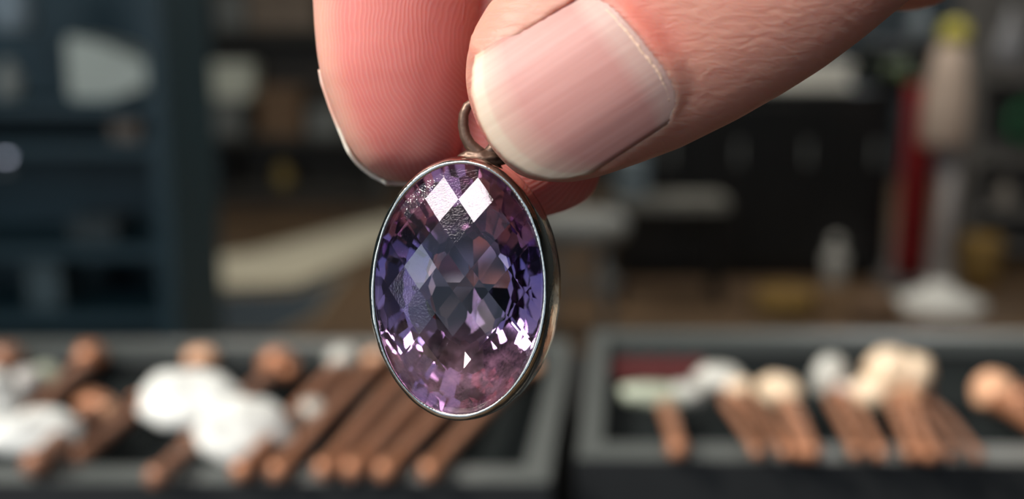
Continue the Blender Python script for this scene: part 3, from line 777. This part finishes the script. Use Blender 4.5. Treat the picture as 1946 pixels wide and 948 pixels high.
# ================================================================== THE HAND
def ring_loft(rings, n=44, power=2.0):
    """rings: (centre, right, front, half width, half thickness front, half thickness back)"""
    bm = bmesh.new(); rows = []
    for c, rt, fr_, hw, tf, tb in rings:
        row = []
        for i in range(n):
            a = 2 * PI * i / n; ca, sa = math.cos(a), math.sin(a)
            ex = math.copysign(abs(ca) ** (2 / power), ca); ez = math.copysign(abs(sa) ** (2 / power), sa)
            row.append(bm.verts.new(Vector(c) + Vector(rt) * hw * ex + Vector(fr_) * (tf if sa > 0 else tb) * ez))
        rows.append(row)
    for a, b in zip(rows, rows[1:]):
        for i in range(n):
            j = (i + 1) % n; bm.faces.new((a[i], a[j], b[j], b[i]))
    bm.faces.new(rows[0][::-1]); bm.faces.new(rows[-1])
    bmesh.ops.recalc_face_normals(bm, faces=bm.faces)
    return bm
def interp(prof, x):
    xs = [p[0] for p in prof]
    return [float(np.interp(x, xs, [p[k] for p in prof])) for k in range(1, len(prof[0]))]
def smoothstep(a, b, x):
    t = np.clip((x - a) / (b - a), 0, 1); return t * t * (3 - 2 * t)
X, Y, Z = Vector((1, 0, 0)), Vector((0, 1, 0)), Vector((0, 0, 1))
PXM = FOC * 1000 / FPX             # mm per pixel in the pendant plane

# -- index finger: profile by image row  (row, left edge, right edge, centre depth)
IDX = [(-220, 592, 925, -10.5), (-120, 594, 920, -9.8), (-40, 595, 917, -9.2), (0, 597, 914, -9.0), (60, 600, 906, -8.8), (110, 605, 899, -8.7), (150, 612, 893, -8.7), (200, 629, 886, -8.8),
       (240, 645, 881, -9.0), (270, 659, 876, -9.2), (300, 679, 868, -9.4), (318, 695, 858, -9.6), (330, 711, 845, -9.8), (338, 727, 830, -9.9), (344, 748, 808, -10.0), (346.5, 768, 788, -10.0)]
def idx_rings():
    R = []
    for y in np.concatenate([np.linspace(-220, 250, 40), np.linspace(260, 330, 12), [334, 338, 341, 344, 345.5, 346.5]]):
        xl, xr, zc = interp(IDX, y)
        s = (FOC * 1000 - zc) / FPX
        c = H((xl + xr) / 2, y, zc); hw = (xr - xl) / 2 * s
        R.append((c, X, Z, hw, hw * .93, hw * .86))
    return R
# -- middle finger tip behind the thumb
MID = [(-60, 868, 1160, -15.0), (100, 868, 1152, -14.0), (200, 869, 1148, -13.2), (280, 872, 1146, -12.8), (330, 878, 1143, -12.6), (365, 890, 1130, -12.6), (385, 908, 1110, -12.6), (400, 940, 1078, -12.7), (409, 970, 1048, -12.8), (414, 990, 1025, -12.8)]
def mid_rings():
    R = []
    for y in np.concatenate([np.linspace(-60, 320, 36), np.linspace(330, 400, 12), [404, 407, 410, 412.5, 414]]):
        xl, xr, zc = interp(MID, y)
        s = (FOC * 1000 - zc) / FPX
        hw = (xr - xl) / 2 * s
        R.append((H((xl + xr) / 2, y, zc), X, Z, hw, hw * .85, hw * .85))
    return R
# -- thumb: along the axis u (33 degrees), across v, both in pixels of the pendant plane
CU, SU = .8387, .5446
def uv2px(u, v): return CU * u + SU * v, -SU * u + CU * v
UV_U = Vector((CU, SU, 0)); UV_V = Vector((SU, -CU, 0))
#       u    v upper v lower  centre z  front  back
THB = [(630, 702, 748, 1.6, .9, 1.0), (636, 670, 786, 1.8, 2.0, 2.2), (644, 642, 812, 2.1, 2.9, 3.2), (659, 608, 834, 2.4, 3.9, 4.3), (686, 572, 858, 2.7, 4.9, 5.2), (725, 538, 884, 3.0, 5.7, 6.0), (777, 512, 904, 3.0, 6.2, 6.5),
       (850, 502, 922, 3.0, 6.7, 6.9), (930, 498, 940, 3.0, 7.1, 7.1), (1049, 498, 954, 3.0, 7.4, 7.4), (1150, 496, 960, 3.0, 7.6, 7.6), (1238, 490, 961, 2.9, 7.9, 7.9), (1330, 484, 955, 2.6, 8.1, 8.2), (1415, 482, 945, 2.2, 8.0, 8.4), (1560, 488, 932, 1.4, 8.0, 8.6), (1750, 495, 930, .3, 8.2, 8.8)]
def thumb_rings():
    R = []
    us = np.concatenate([[630, 632.5, 636, 640, 644, 650, 657], np.linspace(665, 1750, 72)])
    for u in us:
        v0, v1, zc, tf, tb = interp(THB, u)
        px, py = uv2px(u, (v0 + v1) / 2)
        s = (FOC * 1000 - zc) / FPX
        R.append((H(px, py, zc), UV_V, Z, (v1 - v0) / 2 * s, tf, tb))
    return R
parts = [ring_loft(idx_rings(), power=2.15), ring_loft(mid_rings()), ring_loft(thumb_rings(), power=2.25)]
def cap(a, b, ra, rb):
    P, R = capsule_points(a, b, ra, rb); return tube(P, R, 28)
# phalanges out of the frame, knuckles, palm, wrist and forearm
J = dict(iD=(-11, 34, -10.8), iP=(-6, 55, -23), iM=(30, 76, -43), mD=(2.5, 32, -17), mP=(14, 54, -32), mM=(48, 72, -54), rM=(66, 66, -58), rP=(44.8, 35.6, -18), rD=(53, 53, -3.5), pM=(82, 58, -56), pP=(66, 42, -24), pD=(74, 55, -9), tI=(42, 38, 1.0), tM=(60, 50, -5), tC=(86, 64, -18), w0=(104, 82, -42), w1=(112, 64, -38), f0=(190, 132, -62))
parts += [cap(J['iD'], J['iP'], 8.2, 8.8), cap(J['iP'], J['iM'], 9.0, 10.5), cap(J['mD'], J['mP'], 8.0, 8.8), cap(J['mP'], J['mM'], 9.0, 10.5),
          cap(J['rM'], J['rP'], 10, 8.6), cap(J['rP'], J['rD'], 8.4, 7.4), cap(J['pM'], J['pP'], 9, 7.6), cap(J['pP'], J['pD'], 7.4, 6.4),
          cap(J['tI'], J['tM'], 9.8, 11), cap(J['tM'], J['tC'], 11, 14)]
bmh = bmesh.new()
for key, r in (('iM', 11), ('mM', 11), ('rM', 10.5), ('pM', 9.5), ('tC', 13), ('w0', 14), ('w1', 14)):
    t_ = bmesh.ops.create_icosphere(bmh, subdivisions=3, radius=r)
    for v in t_['verts']: v.co += Vector(J[key])
res = bmesh.ops.convex_hull(bmh, input=list(bmh.verts))
bmesh.ops.delete(bmh, geom=[g for g in res['geom_interior'] + res['geom_unused'] if isinstance(g, bmesh.types.BMVert)], context='VERTS')
parts.append(bmh)
parts += [cap(J['w0'], (186, 140, -64), 17, 22), cap(J['w1'], (192, 122, -60), 17, 22), cap(J['tM'], (62, 66, -40), 8, 11)]

tmp = bmesh.new()
for p in parts:
    me = bpy.data.meshes.new('part'); p.to_mesh(me); p.free(); tmp.from_mesh(me); bpy.data.meshes.remove(me)
me = bpy.data.meshes.new('hand_raw'); tmp.to_mesh(me); tmp.free()
raw = bpy.data.objects.new('hand_raw', me); COL.objects.link(raw)       # millimetres for now
rm = raw.modifiers.new('r', 'REMESH'); rm.mode = 'VOXEL'; rm.voxel_size = .42; rm.use_smooth_shade = True
sm = raw.modifiers.new('s', 'SMOOTH'); sm.factor = .5; sm.iterations = 9
dg = bpy.context.evaluated_depsgraph_get()
hand_me = bpy.data.meshes.new_from_object(raw.evaluated_get(dg))
bpy.data.objects.remove(raw)
nv = len(hand_me.vertices)
co = np.empty(nv * 3, dtype=np.float64); hand_me.vertices.foreach_get('co', co); co = co.reshape(-1, 3)

# ---- thumb nail: footprint in (u, v) pixels
FREE = [(590, 700), (602, 684), (640, 657), (690, 641), (735, 636), (780, 643), (820, 661), (850, 690), (868, 722), (880, 760)]   # v -> u of the free edge
CUT = [(590, 930), (616, 946), (660, 958), (717, 966), (798, 972), (835, 968), (856, 958), (870, 942), (884, 925)]
VA, VB = 596.0, 874.0
def nail_z(u, v):
    q = (v - 733.0) / 138.0
    w_ = np.clip((u - 640) / 330.0, -.2, 1.2)
    return 10.55 - 1.75 * q ** 2 - .35 * q ** 4 - 1.35 * (1 - w_) ** 2 - .55 * np.clip(w_ - .6, 0, 1) ** 2
px = co[:, 0] * FPX / (FOC * 1000 - co[:, 2]) + 973.0
py = 474.0 - co[:, 1] * FPX / (FOC * 1000 - co[:, 2])
uu = CU * px - SU * py; vv = SU * px + CU * py
fe = np.interp(vv, [a for a, b in FREE], [b for a, b in FREE]); ce = np.interp(vv, [a for a, b in CUT], [b for a, b in CUT])
isthumb = (co[:, 2] > 3.0) & (uu < 1300)
# distance outside the footprint, in pixels (negative inside)
dv = np.maximum(VA - vv, vv - VB); dc = uu - ce; dfe = fe - uu
dout = np.maximum(dv, dc)
inside = smoothstep(5, -7, dout) * smoothstep(14, -6, dfe)
nz_ = nail_z(uu, vv)
z_new = np.where(isthumb, co[:, 2] * (1 - inside) + np.minimum(co[:, 2], nz_ - .38) * inside, co[:, 2])
# under the plate skin meets the plate, at the rim it stands proud of it
under = isthumb & (inside > .5)
z_new = np.where(under, nz_ - .42, z_new)
front = np.where(isthumb & (co[:, 2] > 4.0), 1.0, 0.0) * smoothstep(26, -20, dfe)
lift = nail_z(uu, vv) + .10 + .52 * smoothstep(1, 16, dout) - .010 * np.clip(dout - 26, 0, 200)
wl = smoothstep(-1.5, 3.0, dout) * smoothstep(75, 26, dout) * front
z_new = z_new * (1 - wl) + np.maximum(z_new, lift) * wl
co[:, 2] = z_new
# knuckle creases on the thumb, running across the axis
kn = np.exp(-((uu - 1300) / 150.0) ** 2) * ((co[:, 2] > 4) & (uu > 1000))
co[:, 2] += kn * .045 * np.sin((uu + 22 * np.sin(vv / 55.0) - .25 * (vv - 700)) / 5.0) * (.5 + .5 * np.sin(uu / 37.0 + vv / 60.0))

hand_me.vertices.foreach_set('co', (co * .001).ravel())
hand_me.update()
hand_me.polygons.foreach_set('use_smooth', [True] * len(hand_me.polygons))
# masks for the skin: pads with ridges, flush of the fingertips
at_pad = hand_me.attributes.new('pad', 'FLOAT', 'POINT')
padm = np.where((co[:, 2] < 3.0) & (px < 925), 1.0, 0.0) * smoothstep(-16, -8, co[:, 2])
midm = np.where((co[:, 2] < -1.5) & (py > 240) & (px > 925), 1.0, 0.0)
thumb_m = np.where((co[:, 2] > -4.5) & (px > 880) & (uu > 630), 1.0, 0.0)
at_pad.data.foreach_set('value', np.clip(padm, 0, 1).astype(np.float32))
a2 = hand_me.attributes.new('pad_mid', 'FLOAT', 'POINT'); a2.data.foreach_set('value', midm.astype(np.float32))
a3 = hand_me.attributes.new('thumb', 'FLOAT', 'POINT'); a3.data.foreach_set('value', thumb_m.astype(np.float32))
pale = np.where((co[:, 2] < 3.0) & (px < 925), 1.0, 0.0) * smoothstep(62, 4, px - np.interp(py, [r[0] for r in IDX], [r[1] for r in IDX]))
a5 = hand_me.attributes.new('pale', 'FLOAT', 'POINT'); a5.data.foreach_set('value', np.clip(pale, 0, 1).astype(np.float32))
flush = np.exp(-((dc - 34) / 55.0) ** 2) * smoothstep(-90, 40, vv - 560) * smoothstep(150, 40, vv - 700) * isthumb
a4 = hand_me.attributes.new('flush', 'FLOAT', 'POINT'); a4.data.foreach_set('value', np.clip(flush, 0, 1).astype(np.float32))

def skin_material():
    m = bpy.data.materials.new('skin'); m.use_nodes = True
    nt = m.node_tree; b = nt.nodes['Principled BSDF']; L = nt.links.new
    tc = nd(nt, 'ShaderNodeTexCoord')
    def attr(n): return nd(nt, 'ShaderNodeAttribute', attribute_name=n).outputs['Fac']
    def mixc(f, a, c):
        x = nd(nt, 'ShaderNodeMix', data_type='RGBA')
        if hasattr(f, 'is_linked'): L(f, x.inputs[0])
        else: x.inputs[0].default_value = f
        for s, vl in ((6, a), (7, c)):
            if hasattr(vl, 'is_linked'): L(vl, x.inputs[s])
            else: x.inputs[s].default_value = (*vl, 1)
        return x.outputs[2]
    def math_(op, a, c=None, d=None):
        x = nd(nt, 'ShaderNodeMath', operation=op)
        for i, vl in enumerate((a, c, d)):
            if vl is None: continue
            if hasattr(vl, 'is_linked'): L(vl, x.inputs[i])
            else: x.inputs[i].default_value = vl
        return x.outputs[0]
    n1 = nd(nt, 'ShaderNodeTexNoise', Scale=110.0, Detail=4.0); L(tc.outputs['Object'], n1.inputs['Vector'])
    n2 = nd(nt, 'ShaderNodeTexNoise', Scale=700.0, Detail=3.0); L(tc.outputs['Object'], n2.inputs['Vector'])
    base = mixc(n1.outputs['Fac'], (.64, .330, .255), (.54, .235, .185))            # back of the thumb
    pad = mixc(n1.outputs['Fac'], (.70, .240, .215), (.60, .170, .150))             # rosy finger pads
    c1 = mixc(math_('MAXIMUM', attr('pad'), attr('pad_mid')), base, pad)
    c1 = mixc(math_('MULTIPLY', attr('pale'), .65), c1, (.72, .43, .33))
    c2 = mixc(math_('MULTIPLY', attr('flush'), .75), c1, (.68, .19, .15))
    # ridge pattern: rings about a centre for the pad, stretched waves for the back
    def rings(cx, cy, cz, period, dist):
        mp = nd(nt, 'ShaderNodeMapping'); mp.inputs['Location'].default_value = (-cx, -cy, -cz * .0)
        L(tc.outputs['Object'], mp.inputs['Vector'])
        sp = nd(nt, 'ShaderNodeSeparateXYZ'); L(mp.outputs[0], sp.inputs[0])
        nn = nd(nt, 'ShaderNodeTexNoise', Scale=230.0, Detail=1.5); L(tc.outputs['Object'], nn.inputs['Vector'])
        x2 = math_('MULTIPLY', sp.outputs['X'], sp.outputs['X']); y1 = math_('MULTIPLY', sp.outputs['Y'], .80); y2 = math_('MULTIPLY', y1, y1)
        rr = math_('SQRT', math_('ADD', x2, y2))
        rr = math_('MULTIPLY_ADD', nn.outputs['Fac'], dist, rr)
        return math_('SINE', math_('MULTIPLY', rr, 2 * PI / period))
    ca = H(945, 60, -3) * .001; cb_ = H(985, 245, -8) * .001
    ra = rings(ca.x, ca.y, ca.z, .00043, .0016)
    rb = rings(cb_.x, cb_.y, cb_.z, .00045, .0012)
    # lines of the thumb skin
    mpt = nd(nt, 'ShaderNodeMapping'); mpt.inputs['Rotation'].default_value = (0, 0, math.radians(52)); mpt.inputs['Scale'].default_value = (420, 1500, 420)
    L(tc.outputs['Object'], mpt.inputs['Vector'])
    nt_ = nd(nt, 'ShaderNodeTexNoise', Scale=1.0, Detail=4.0, Distortion=.8); L(mpt.outputs[0], nt_.inputs['Vector'])
    vo = nd(nt, 'ShaderNodeTexVoronoi', Scale=1500.0, feature='DISTANCE_TO_EDGE'); L(tc.outputs['Object'], vo.inputs['Vector'])
    hgt = math_('MULTIPLY', ra, math_('MULTIPLY', attr('pad'), .13))
    hgt = math_('MULTIPLY_ADD', rb, math_('MULTIPLY', attr('pad_mid'), .25), hgt)
    hgt = math_('MULTIPLY_ADD', nt_.outputs['Fac'], math_('MULTIPLY', attr('thumb'), 3.0), hgt)
    hgt = math_('MULTIPLY_ADD', n2.outputs['Fac'], .5, hgt)
    bp = nd(nt, 'ShaderNodeBump', Strength=.55, Distance=.00010); L(hgt, bp.inputs['Height']); L(bp.outputs['Normal'], b.inputs['Normal'])
    # ridge tops carry paler skin
    tops = math_('MULTIPLY', math_('ADD', math_('MULTIPLY', ra, attr('pad')), math_('MULTIPLY', rb, attr('pad_mid'))), .10)
    tops = math_('MAXIMUM', tops, 0.0)
    c3 = mixc(tops, c2, (.92, .66, .58))
    L(c3, b.inputs['Base Color'])
    b.inputs['Roughness'].default_value = .48
    b.inputs['Specular IOR Level'].default_value = .35
    b.inputs['Subsurface Weight'].default_value = .85
    b.inputs['Subsurface Radius'].default_value = (1.0, .32, .18)
    b.inputs['Subsurface Scale'].default_value = .0030
    return m
hand_me.materials.clear(); hand_me.materials.append(skin_material())
hand = bpy.data.objects.new('hand', hand_me); COL.objects.link(hand)
hand.matrix_world = HM
tag(hand, 'bare hand reaching from the upper right, thumb and fingertips pinching the pendant loop', 'hand')

def nail_material(name, body, tip, moon, tip_at):
    m = bpy.data.materials.new(name); m.use_nodes = True
    nt = m.node_tree; b = nt.nodes['Principled BSDF']; L = nt.links.new
    uvn = nd(nt, 'ShaderNodeUVMap'); sp = nd(nt, 'ShaderNodeSeparateXYZ'); L(uvn.outputs[0], sp.inputs[0])
    cr = nd(nt, 'ShaderNodeValToRGB'); L(sp.outputs['Y'], cr.inputs['Fac'])
    e = cr.color_ramp.elements
    e[0].position = 0; e[0].color = (*tip, 1); e[1].position = 1; e[1].color = (*moon, 1)
    for p, c in ((tip_at - .012, tip), (tip_at + .012, tuple(.55 * x + .45 * y for x, y in zip(tip, body))), (tip_at + .18, body), (.78, body), (.88, moon)):
        q = e.new(p); q.color = (*c, 1)
    mp = nd(nt, 'ShaderNodeMapping'); mp.inputs['Scale'].default_value = (26, .8, 1); L(uvn.outputs[0], mp.inputs['Vector'])
    n = nd(nt, 'ShaderNodeTexNoise', Scale=1.0, Detail=3.0); L(mp.outputs[0], n.inputs['Vector'])
    mx = nd(nt, 'ShaderNodeMix', data_type='RGBA', blend_type='SOFT_LIGHT'); mx.inputs[0].default_value = .35
    L(cr.outputs['Color'], mx.inputs[6]); L(n.outputs['Fac'], mx.inputs[7]); L(mx.outputs[2], b.inputs['Base Color'])
    bp = nd(nt, 'ShaderNodeBump', Strength=.35, Distance=.00006); L(n.outputs['Fac'], bp.inputs['Height']); L(bp.outputs['Normal'], b.inputs['Normal'])
    b.inputs['Roughness'].default_value = .46; b.inputs['Specular IOR Level'].default_value = .4
    b.inputs['Subsurface Weight'].default_value = .35; b.inputs['Subsurface Radius'].default_value = (1, .45, .3); b.inputs['Subsurface Scale'].default_value = .001
    return m
def plate(name, grid, thick, m, parent):
    """grid[s][t] of Vectors (metres) with outward normals nrm; closed thin shell with uv (t, s)"""
    bm = bmesh.new(); uvl = bm.loops.layers.uv.new('UVMap')
    S = len(grid); T = len(grid[0])
    nr = []
    for s in range(S):
        row = []
        for t in range(T):
            a = grid[min(s + 1, S - 1)][t] - grid[max(s - 1, 0)][t]; c = grid[s][min(t + 1, T - 1)] - grid[s][max(t - 1, 0)]
            row.append(a.cross(c).normalized())
        nr.append(row)
    top = [[bm.verts.new(grid[s][t]) for t in range(T)] for s in range(S)]
    bot = [[bm.verts.new(grid[s][t] - nr[s][t] * thick) for t in range(T)] for s in range(S)]
    def face(lst):
        f = bm.faces.new([v for v, _ in lst])
        for lp_, (_, uv) in zip(f.loops, lst): lp_[uvl].uv = uv
    U = lambda s, t: (t / (T - 1), s / (S - 1))
    for s in range(S - 1):
        for t in range(T - 1):
            q = ((s, t), (s, t + 1), (s + 1, t + 1), (s + 1, t))
            face([(top[a][c], U(a, c)) for a, c in q]); face([(bot[a][c], U(a, c)) for a, c in reversed(q)])
    for s in range(S - 1):
        for t in (0, T - 1): face([(top[s][t], U(s, t)), (top[s + 1][t], U(s + 1, t)), (bot[s + 1][t], U(s + 1, t)), (bot[s][t], U(s, t))])
    for t in range(T - 1):
        for s in (0, S - 1): face([(top[s][t], U(s, t)), (top[s][t + 1], U(s, t + 1)), (bot[s][t + 1], U(s, t + 1)), (bot[s][t], U(s, t))])
    o = obj(name, bm, m, None, smooth=True); o.parent = parent
    return o
S, T = 40, 36
grid = []
for s in range(S):
    row = []
    for t in range(T):
        v = VA - 9 + (VB - VA + 18) * t / (T - 1)
        u0 = float(np.interp(v, [a for a, b in FREE], [b for a, b in FREE])); u1 = float(np.interp(v, [a for a, b in CUT], [b for a, b in CUT])) + 16
        u = u0 + (u1 - u0) * s / (S - 1)
        pxx, pyy = uv2px(u, v)
        row.append(H(pxx, pyy, float(nail_z(u, v))) * .001)
    grid.append(row)
nl = plate('thumbnail', grid, .00045, nail_material('nail_thumb', (.53, .265, .240), (.60, .48, .38), (.56, .36, .32), .085), hand)
nl['label'] = 'thumbnail with a pale ivory free edge'
# cuticle: thin dry rim along the root of the nail
P = []; R = []
for k in range(90):
    v = 604 + (852 - 604) * k / 89
    nk = mnoise.noise(Vector((k * .21, 3.3, 0))); nk2 = mnoise.noise(Vector((k * .55, 9.1, 2.0)))
    u = float(np.interp(v, [a for a, b in CUT], [b for a, b in CUT])) + 1.0 + 3.0 * nk
    pxx, pyy = uv2px(u, v); P.append(H(pxx, pyy, float(nail_z(u, v)) + .33) * .001); R.append(.00017 + .00006 * nk2 + .00004 * nk)
obj('cuticle', tube(P, R, 8), mat('dry_cuticle', (.74, .50, .38), .6, noise=.2, nscale=900), hand, smooth=True)
# index nail, seen edge-on behind the finger pad
grid = []
S2, T2 = 34, 30
for s in range(S2):
    row = []
    for t in range(T2):
        q = t / (T2 - 1) * 2 - 1
        a = math.radians(238 + 54 * q)
        yf = 350 - 62 * abs(q) ** 2.6                   # rounded free edge
        y = yf - (yf - 130) * (s / (S2 - 1))
        xl, xr, zc = interp(IDX, min(y - 5, 338))
        sc_ = (FOC * 1000 - zc) / FPX
        hw = (xr - xl) / 2 * sc_ + .32 * float(smoothstep(245, 315, y)) - .1
        c = H((xl + xr) / 2, y, zc)
        row.append((c + X * hw * math.cos(a) + Z * hw * .9 * math.sin(a)) * .001)
    grid.append(row)
nl2 = plate('fingernail', grid, -.0004, nail_material('nail_index', (.70, .42, .35), (.84, .76, .66), (.74, .52, .45), .30), hand)
nl2['label'] = 'index fingernail seen edge on'
